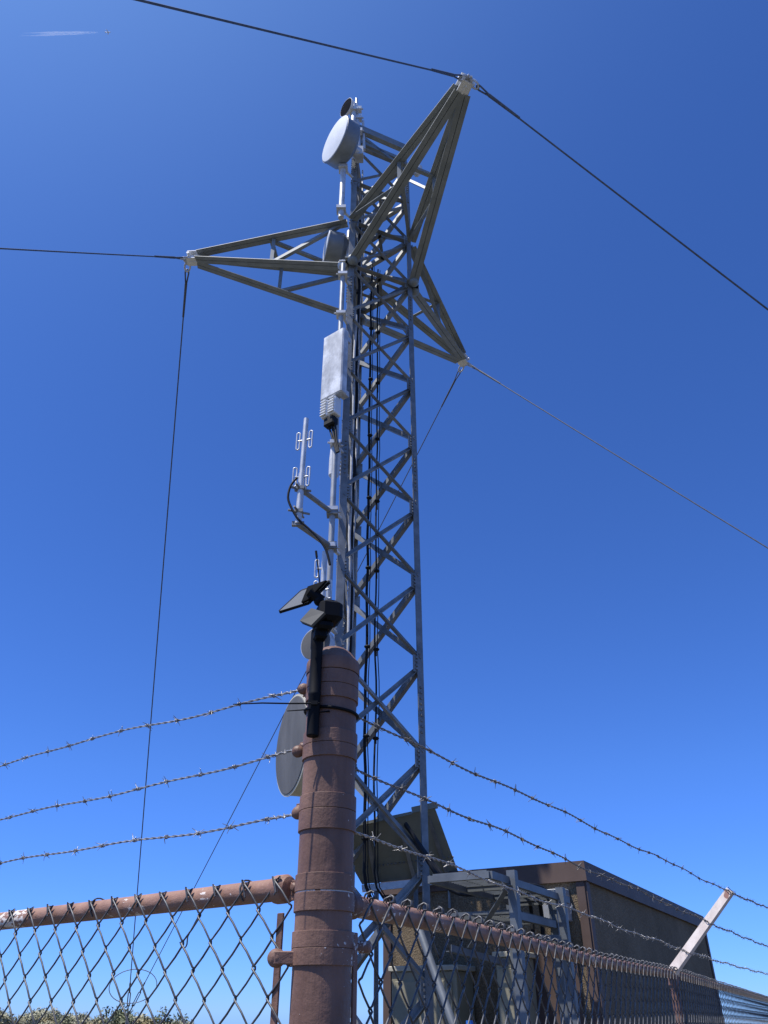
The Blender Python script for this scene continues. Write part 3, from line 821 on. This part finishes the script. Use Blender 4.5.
# whip antennas at the top
g=thing('omni_antenna','white stick antenna standing highest at the top of the mast','antenna',at(358,135,9.35))
b,t=at(358,150,9.4),at(356.5,99,9.4)
m=MB(); m.tube([b,b.lerp(t,.55),b.lerp(t,.56),t],[.06,.055,.04,.03],12); m.build('mast',M['galv_hi'],g)
m=MB()
for f in(.35,.6,.78): q=b.lerp(t,f); m.box(q+V((.04,0,0)),(.13,.12,.10)); m.tube([q-V((.12,0,-.04)),q+V((.14,0,.03))],.02,6)
m.build('clamp',M['galv_hi'],g)
g=thing('omni_antenna','short white stick antenna right of the tallest one on the mast top','antenna',at(363,140,9.5))
b,t=at(364,150,9.5),at(363,121,9.5); m=MB(); m.tube([b,t],[.04,.028],10); m.build('mast',M['galv_hi'],g)
# antenna mounting frame at the top
g=thing('antenna_frame','dark steel antenna mounting frame across the mast top','frame',V((LEG['A'].x,LEG['A'].y,Zk(11))))
a1=V((LEG['A'].x+.02,LEG['A'].y,EYE+16.02)); b1=a1.lerp(V((LEG['B'].x,LEG['B'].y,EYE+16.02)),.95)
m=MB(); m.bar(a1-(b1-a1)*.05,b1,.10,.20); m.build('beam',M['galv_dull'],g)
a2=a1-V((0,0,.42)); b2=b1-V((0,0,.42)); m=MB(); m.angle(a2,b2,.10,.012); m.build('beam',M['galv_dull'],g)
for q in(a1,b1): m=MB(); m.tube([V((q.x,q.y,Zk(11)-.5)),V((q.x,q.y,EYE+16.1))],.05,10); m.build('upright',M['galv'],g)
m=MB(); m.angle(a1-V((0,0,.1)),b1-V((0,0,.75)),.08,.012); m.build('strut',M['galv_dull'],g)
q=at(418,171,9.6)
g=thing('flood_lamp','small capped fitting sticking out beside the right leg near the mast top','fitting',q)
m=MB(); m.tube([q-V((.28,-.1,.12)),q-V((.05,0,.02))],.035,10); m.build('bracket',M['galv'],g); m=MB(); m.lathe([(0,.14),(.06,.12),(.075,.04),(.075,-.08),(.05,-.12),(0,-.12)],q,V((.3,-.2,.9)),16); m.build('head',M['galv_hi'],g)
# cross pipe on guy-arm
g=thing('outrigger_pipe','thin horizontal pipe sticking out across the uppermost guy arm','pipe',at(405,185,9.3))
m=MB(); m.bar(at(404,178,9.5),at(434,192,9.0),.05,.05); m.build('pipe',M['galv_mid'],g)

# cable ladder and feed lines
g=thing('cable_ladder','vertical cable ladder inside the left side of the mast','ladder',(-.56,9.62,0))
zlo,zhi=terrain(-.5,9.7)+.1,Zk(10)+.5
lx=[V((-.60,9.62,0)),V((-.56,9.98,0))]
for p in lx: m=MB(); m.bar(V((p.x,p.y,zlo)),V((p.x,p.y,zhi)),.03,.055,V((1,0,0))); m.build('rail',M['galv'],g)
z=zlo+.2
m=MB()
while z<zhi: m.tube([V((lx[0].x,lx[0].y,z)),V((lx[1].x,lx[1].y,z))],.012,6); z+=.30
m.build('rungs',M['galv_hi'],g)
rc=random.Random(9)
specs=[(-.645,9.66,.024,'white_cable'),(-.605,9.78,.020,'rubber'),(-.60,9.86,.026,'white_cable'),(-.50,9.62,.022,'white_cable'),(-.47,9.70,.026,'rubber'),(-.445,9.80,.018,'white_cable')]
lab={'white_cable':'pale feed cable running up the cable ladder inside the mast','rubber':'black feed cable running up the cable ladder inside the mast'}
for i,(x,y,r,mt) in enumerate(specs):
    m=MB(); pts=[]; z=terrain(x,y)+.3; top=[Zk(10.6),Zk(8.2),Zk(11.2),Zk(7.2),Zk(9.8),Zk(10.9)][i]
    while z<top: pts.append(V((x+rc.uniform(-.018,.018),y+rc.uniform(-.02,.02),z))); z+=.42
    m.tube(resample(pts,.14),r,8)
    o=m.build('feed_cable',M[mt],None,(x,y,terrain(x,y)+.3)); tag(o,lab[mt],'cable','feed cables up the cable ladder')
for i,(x,y,l) in enumerate(((-.245,10.12,'thicker black cable hanging free inside the mast, left of the pair'),(-.12,10.22,'thinner black cable with round clips hanging free inside the mast'))):
    g=thing('hanging_cable',l,'cable',(x,y,.2),'black cables hanging inside the mast')
    m=MB(); pts=[V((.62,11.02,EYE+.95+.1*i)),V((.45,10.85,EYE+.9+.1*i)),V((x+.25,y+.2,EYE+.95+.1*i)),V((x+.03,y,EYE+1.25))];z=EYE+1.6
    while z<Zk(9): pts.append(V((x+rc.uniform(-.012,.012),y+rc.uniform(-.012,.012),z))); z+=.45
    m.tube(resample(pts,.15),.020 if i==0 else .013,8); m.tube([q+V((.04,.02,0)) for q in resample(pts,.2)],.007,6); m.build('cable',M['rubber'],g)
    for k in range(0,9):
        m=MB(); m.ball((x+.01,y,Zk(k)+.35),.042,8,(1.1,1,.6)); m.box((x+.01,y+.12,Zk(k)+.36),(.02,.26,.02)); m.build('hanger',M['rubber'],g)

# ------------------------------------------------------------------ shelter
N=V((2.38,10.07,0)); UR=V((.495,.869,0)).normalized(); UL=V((-.869,.495,0)).normalized(); NF=-UR; NS=-UL
HB=EYE+1.5; gz=terrain(3,12)
sh=thing('equipment_shelter','flat roofed equipment shelter with pebbled walls and brown metal trim','building',(N.x,N.y,gz))
def pt2(u,w,z): 
    p=N+UR*u+UL*w; return V((p.x,p.y,z))
LU,LW=7.5,2.72
m=MB()
m.add([pt2(u,w,z) for z in(gz-.4,HB-.05) for u,w in((0,0),(LU,0),(LU,LW),(0,LW))],[(0,1,5,4),(1,2,6,5),(2,3,7,6),(3,0,4,7),(4,5,6,7),(3,2,1,0)])
m.build('wall',M['wall'],sh)
m=MB()
e=.05; e2=-.01; zl,zh=HB-.20,HB+.02
lo=[(-e,-e),(LU+e,-e),(LU+e,LW+e),(-e,LW+e)]; hi=[(-e-e2,-e-e2),(LU+e+e2-.12,-e-e2),(LU+e+e2-.12,LW+e+e2),(-e-e2,LW+e+e2)]
m.add([pt2(u,w,zl) for u,w in lo]+[pt2(u,w,zh) for u,w in hi],[(0,1,5,4),(1,2,6,5),(2,3,7,6),(3,0,4,7),(4,5,6,7),(3,2,1,0)])
m.build('roof',M['trim'],sh)
for u,w in((0,0),(0,LW),(LU,0)):
    m=MB(); c=pt2(u,w,0); zm=(gz-.3+zl-.003)/2; hh=zl-.003-(gz-.3)
    su=1 if u==0 else -1; sw=1 if w==0 else -1
    m.box(V((c.x,c.y,zm))+UR*(su*.055)-UL*(.012*sw),(.13,.03,hh),(UR,UL,V((0,0,1))))
    m.box(V((c.x,c.y,zm))+UL*(sw*.045)-UR*(.014*su),(.03,.10,hh),(UR,UL,V((0,0,1))))
    m.build('corner_trim',M['trim'],sh)
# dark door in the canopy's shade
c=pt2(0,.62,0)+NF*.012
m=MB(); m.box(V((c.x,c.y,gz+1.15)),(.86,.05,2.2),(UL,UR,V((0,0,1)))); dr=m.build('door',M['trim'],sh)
m=MB(); q=V((c.x,c.y,gz+1.1))+NF*.06-UL*.34; m.box(q,(.03,.08,.16),(UL,UR,V((0,0,1))),.008); m.build('handle',M['galv_hi'],dr)

def cabinet(label,w0,w1,off,depth,ztop):
    a=pt2(0,(w0+w1)/2,0)+NF*(off+depth/2); zb=gz+.1
    g=thing('equipment_cabinet',label,'cabinet',(a.x,a.y,gz),'cabinets along the shelter wall')
    ax=(UL,UR,V((0,0,1))); wd=abs(w1-w0)
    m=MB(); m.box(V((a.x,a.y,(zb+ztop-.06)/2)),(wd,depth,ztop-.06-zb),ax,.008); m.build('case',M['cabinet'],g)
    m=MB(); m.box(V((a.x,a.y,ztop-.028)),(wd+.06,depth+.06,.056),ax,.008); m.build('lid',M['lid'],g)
    f=a+NF*(depth/2+.012)
    m=MB(); m.box(V((f.x,f.y,(zb+ztop)/2-.02)),(wd*.86,.02,(ztop-zb)*.86),ax,.004); dr=m.build('door',M['cabinet'],g)
    m=MB(); q=V((f.x,f.y,(zb+ztop)/2))+NF*.03+UL*(-wd*.36); m.box(q,(.03,.05,.14),ax,.006); m.build('handle',M['galv'],dr)
    m=MB(); m.box(V((a.x,a.y,gz+.02)),(wd+.1,depth+.1,.18),ax,.01); m.build('plinth',M['concrete'],g)
cabinet('wide tan equipment cabinet with pale lid against the shelter wall',1.48,2.34,.06,.46,hz(965,10.45))
cabinet('narrow tan equipment cabinet under the steel canopy',.70,1.0,.06,.42,hz(951,10.0))

# ------------------------------------------------------------------ steel canopy in front of the shelter
Q=V((.98,7.8,0)); ZC=EYE+1.06
cz=terrain(1.2,8.6)
can=thing('steel_canopy','open grey steel grating canopy on posts in front of the shelter','canopy',(Q.x,Q.y,cz))
def cp(u,w,z=ZC): p=Q+UR*u+UL*w; return V((p.x,p.y,z))
CL,CW=2.25,.62
for (a,b) in(((0,0),(CL,0)),((0,CW),(CL,CW)),((0,0),(0,CW)),((CL,0),(CL,CW)),((CL*.36,0),(CL*.36,CW)),((CL*.68,0),(CL*.68,CW))):
    m=MB(); p,q=cp(*a),cp(*b); m.bar(p,q,.05,.058 if a[0]==b[0] else .066); m.build('beam',M['galv_dark'],can)
m=MB(); i=0
while i*.06<CL: m.bar(cp(i*.06,.03,ZC+.030),cp(i*.06,CW-.03,ZC+.030),.006,.03); i+=1
for w in(.2,.42,.64): m.bar(cp(0.03,w,ZC+.033),cp(CL-.03,w,ZC+.033),.008,.02)
m.build('grating',M['galv_dark'],can)
m=MB(); i=0
zz=ZC-.26
while i*.06<CL*.55: m.bar(cp(.75+i*.06,CW-.55,zz+.03),cp(.75+i*.06,CW+.35,zz+.03),.006,.03); i+=1
m.build('grating',M['galv_dark'],can)
for w in(CW-.55,CW+.35): m=MB(); m.angle(cp(.7,w,zz),cp(.75+CL*.56,w,zz),.07,.008); m.build('beam',M['galv_dark'],can)
for u,w in((.42,-.04),(1.85,-.04),(2.1,CW+.03),(1.98,.10)):
    m=MB(); p=cp(u,w); m.angle(V((p.x,p.y,cz-.1)),V((p.x,p.y,ZC+.09)),.085,.01,up=UL); m.box((p.x,p.y,cz+.02),(.2,.2,.03)); m.build('post',M['galv_dark'],can)
for (a,b) in(((.42,-.04,ZC-.02),(.9,CW,ZC-.5)),((1.85,-.04,ZC-.55),(.42,-.04,ZC-.55)),((.42,CW,ZC-.55),(1.85,CW,ZC-.62)),((1.85,0,ZC-.4),(1.5,CW,ZC-.4))):
    m=MB(); m.angle(cp(*a),cp(*b),.06,.008); m.build('brace',M['galv_dark'],can)
m=MB(); s=at(416,920,8.45); e=at(453,1024,8.05); d=(e-s); tt=(cz-s.z)/d.z; m.tube([s-d*.1,s+d*tt],.036,12); m.build('slanting_pipe',M['galv_dark'],can)

tags=['black feed cable lying on the steel canopy, nearest the tilted plate','black feed cable on the steel canopy, middle of the three','black feed cable on the steel canopy, nearest the fence']
for i in range(3):
    a=V((LEG['B'].x-.25,LEG['B'].y-.12+.05*i,EYE+1.9)); b=cp(CL*.75,CW-.15-.12*i,ZC+.11); c=cp(CL+.02,CW-.15-.12*i,ZC+.02); e_=cp(CL+.02,CW-.15-.12*i,ZC-.5)
    mid=a.lerp(b,.45)+V((0,0,-.42)); m=MB(); m.tube(resample([a,mid,b,c,e_],.08),.024,8)
    o=m.build('feed_cable',M['rubber'],None,a); tag(o,tags[i],'cable','feed cables from mast to shelter')
g=thing('wall_conduit','pair of grey conduits running down the front wall of the shelter','conduit',pt2(0,.34,gz))
for w_ in(.28,.40):
    p=pt2(0,w_,0)+NF*.05; m=MB(); m.tube([V((p.x,p.y,gz+.1)),V((p.x,p.y,HB-.5))],.028,10); m.build('pipe',M['galv'],g)
    for z in(gz+.8,gz+1.8): m=MB(); m.box(V((p.x,p.y,z))-NF*.015,(.12,.09,.04),(UL,UR,V((0,0,1)))); m.build('strap',M['galv_mid'],g)
p=pt2(0,.34,0)+NF*.09; m=MB(); m.box(V((p.x,p.y,HB-.45)),(.3,.16,.34),(UL,UR,V((0,0,1))),.01); m.build('junction_box',M['galv_mid'],g)
# ice shield plate behind the right leg
ish=thing('ice_shield','tilted dark riveted steel ice shield above the shelter roof behind the mast','shield',at(405,878,10.95))
TL,TR,BR,BL=at(352,826,10.25),at(435,808,10.25),at(459,874,10.95),at(350,884,10.95)
BL2=at(362,884,10.95); BL1=at(353,868,10.75)
m=MB(); m.poly([TL,TR,BR,BL2,BL1],.012); plate=m.build('plate',M['plate'],ish)
n=(TR-TL).cross(BR-TL).normalized(); n=n if n.y<0 else -n
m=MB(); 
for i in range(26):
    f=i/25
    q=BL.lerp(BR,f).lerp(TL.lerp(TR,f),.27)+n*.009; 
    if f>.08: m.box(q,(.02,.02,.012),(( TR-TL).normalized(),n.cross(TR-TL).normalized(),n))
m.build('rivets',M['galv'],plate)
m=MB(); ut=(TR-TL).normalized()
m.bar(TR-ut*.30+V((0,0,.03)),TR+ut*.03+V((0,0,.03)),.07,.07); m.bar(TL,TR-ut*.30,.03,.035); m.build('top_flange',M['plate'],ish)
m=MB(); ub=(BR-BL2).normalized(); m.bar(BL2-V((0,.05,.06)),BL2.lerp(BR,.75)-V((0,.05,.06)),.05,.085); m.build('bottom_flange',M['galv_hi'],ish)
for f in(.15,.55,.9):
    q=BL2.lerp(BR,f); m=MB(); m.angle(V((q.x,q.y,HB-.4 if f>.3 else cz)),V((q.x,q.y,q.z)),.06,.008); m.build('upright',M['galv'],ish)
    t=TL.lerp(TR,f); m=MB(); m.angle(V((q.x,q.y+.06,q.z-.1)),V((t.x,t.y+.1,t.z-.05)),.05,.008); m.build('rib',M['galv'],ish)

# blue water jug on a small steel stand, just peeking up behind the mesh
bx=at(470,1030,9.0); bz=terrain(bx.x,9.0); zt=hz(1020.5,9.0)
dt=thing('water_jug','small bright blue plastic jug low behind the mesh in front of the cabinets','jug',(bx.x,9.0,bz))
m=MB(); m.lathe([(0,zt-.36),(.085,zt-.36),(.09,zt-.34),(.09,zt-.09),(.075,zt-.05),(.035,zt-.03),(.035,zt),(0,zt)],(bx.x,9.0,0),n=24); m.build('jug_body',M['blue'],dt)
m=MB()
for sx in(-.1,.1):
    for sy in(-.1,.1): m.bar(V((bx.x+sx,9.0+sy,bz)),V((bx.x+sx,9.0+sy,zt-.385)),.03,.03)
m.box((bx.x,9.0,zt-.374),(.26,.26,.024)); m.build('stand',M['galv'],dt)

# ------------------------------------------------------------------ aeroplane and trail
ZA=5200.0
def high(px,py): d=ray(px,py); s=ZA/d.z; return V((d.x*s,d.y*s,ZA+EYE))
pc=high(108,32.2); fw=(high(108,32.2)-high(30,34)).normalized(); rt=V((fw.y,-fw.x,0)).normalized(); upv=V((0,0,1))
pl=thing('aeroplane','tiny white jet high in the upper left sky','aeroplane',pc)
m=MB(); pr=[(-19,.6),(-14,1.6),(-6,2.0),(10,2.0),(16,1.4),(19,.3)]
m.lathe([(0,-19.2)]+[(r,h) for h,r in pr]+[(0,19.2)],pc,fw,16); m.build('fuselage',M['white'],pl)
for s in(-1,1):
    m=MB(); m.poly([pc+fw*4+rt*s*1.5,pc-fw*2+rt*s*1.5,pc-fw*7+rt*s*17+upv*1,pc-fw*5+rt*s*17+upv*1],.5,upv); m.build('wing',M['white'],pl)
    m=MB(); m.tube([pc+fw*3+rt*s*6-upv*1.5,pc-fw*1+rt*s*6-upv*1.5],1.2,10); m.build('engine',M['white'],pl)
    m=MB(); m.poly([pc-fw*15+rt*s*1,pc-fw*18+rt*s*1,pc-fw*20+rt*s*6,pc-fw*18.5+rt*s*6],.3,upv); m.build('tailplane',M['white'],pl)
m=MB(); m.poly([pc-fw*14+upv*1.5,pc-fw*18.5+upv*1.5,pc-fw*20+upv*7,pc-fw*18+upv*7],.3,rt); m.build('fin',M['white'],pl)
mt=bpy.data.materials.new('ice_trail'); mt.use_nodes=True; nt=mt.node_tree
nt.nodes.remove(nt.nodes['Principled BSDF']); pv=nt.nodes.new('ShaderNodeVolumePrincipled'); pv.inputs['Color'].default_value=(1,1,1,1); pv.inputs['Density'].default_value=.016; pv.inputs['Anisotropy'].default_value=.2
nt.links.new(pv.outputs[0],nt.nodes['Material Output'].inputs['Volume'])
m=MB()
a1,a2=high(98,32.2),high(22,33.0); a3,a4=high(98,32.8),high(18,36.2)
for p,q,r in((a1,a2,7.0),(a3,a4,6.0)):
    pts=[p.lerp(q,i/14) for i in range(15)]
    m.tube(pts,[r*(.35+.65*min(1,i/4))*(1 if i<9 else max(.12,1-(i-9)/5.5)) for i in range(15)],10)
o=m.build('contrail',mt,None,a1); tag(o,'faint white double vapour trail behind the tiny jet','vapour trail',None,'stuff')

# ------------------------------------------------------------------ light, sky, camera
SUN_EL,SUN_AZ=R(66),R(-115)
sd=V((math.cos(SUN_EL)*math.sin(SUN_AZ),math.cos(SUN_EL)*math.cos(SUN_AZ),math.sin(SUN_EL)))
w=bpy.data.worlds.new('World'); sc.world=w; w.use_nodes=True; nt=w.node_tree
bg=nt.nodes['Background']; sky=nt.nodes.new('ShaderNodeTexSky'); sky.sky_type='NISHITA'; sky.sun_disc=False
sky.sun_elevation=SUN_EL; sky.sun_rotation=SUN_AZ; sky.altitude=2500; sky.air_density=1.0; sky.dust_density=.1; sky.ozone_density=10.0
gain=nt.nodes.new('ShaderNodeMix'); gain.data_type='RGBA'; gain.blend_type='MULTIPLY'; gain.inputs[0].default_value=1; gain.inputs[7].default_value=(.645,.90,1.34,1)
nt.links.new(sky.outputs[0],gain.inputs[6])
# glow of the air round the sun
tc=nt.nodes.new('ShaderNodeTexCoord'); dt_=nt.nodes.new('ShaderNodeVectorMath'); dt_.operation='DOT_PRODUCT'; dt_.inputs[1].default_value=sd
nt.links.new(tc.outputs['Generated'],dt_.inputs[0])
mx_=nt.nodes.new('ShaderNodeMath'); mx_.operation='MAXIMUM'; mx_.inputs[1].default_value=0; nt.links.new(dt_.outputs['Value'],mx_.inputs[0])
pw=nt.nodes.new('ShaderNodeMath'); pw.operation='POWER'; pw.inputs[1].default_value=7; nt.links.new(mx_.outputs[0],pw.inputs[0])
glow=nt.nodes.new('ShaderNodeMix'); glow.data_type='RGBA'; glow.blend_type='ADD'; glow.inputs[7].default_value=(1.6,2.6,3.4,1)
nt.links.new(pw.outputs[0],glow.inputs[0]); nt.links.new(gain.outputs[2],glow.inputs[6])
sx_=nt.nodes.new('ShaderNodeSeparateXYZ'); nt.links.new(tc.outputs['Generated'],sx_.inputs[0])
mr=nt.nodes.new('ShaderNodeMapRange'); mr.inputs['From Min'].default_value=0; mr.inputs['From Max'].default_value=.24; nt.links.new(sx_.outputs['Z'],mr.inputs['Value'])
low=nt.nodes.new('ShaderNodeMix'); low.data_type='RGBA'; low.blend_type='MULTIPLY'; low.inputs[0].default_value=1
tint=ramp(nt,mr.outputs[0],[(0,(.68,.72,.88)),(.4,(.87,.88,.96)),(1,(1,1,1))])
nt.links.new(tint,low.inputs[7]); nt.links.new(glow.outputs[2],low.inputs[6])
nt.links.new(low.outputs[2],bg.inputs[0]); bg.inputs[1].default_value=.118
sl=bpy.data.lights.new('sun','SUN'); sl.energy=5.0; sl.angle=R(.53); sl.color=(1,.955,.89)
so=bpy.data.objects.new('sun',sl); COL.objects.link(so); so.rotation_euler=sd.to_track_quat('Z','Y').to_euler(); so.location=(0,0,30)
cam=bpy.data.cameras.new('camera'); co=bpy.data.objects.new('camera',cam); COL.objects.link(co)
co.location=(0,0,EYE); co.rotation_euler=(R(90)+PITCH,0,0)
cam.sensor_fit='VERTICAL'; cam.sensor_height=36; cam.lens=36*F/1024; cam.clip_start=.05; cam.clip_end=60000
sc.camera=co
vs=sc.view_settings; vs.view_transform='Standard'; vs.look='None'; vs.exposure=.35; vs.gamma=1; vs.use_curve_mapping=False
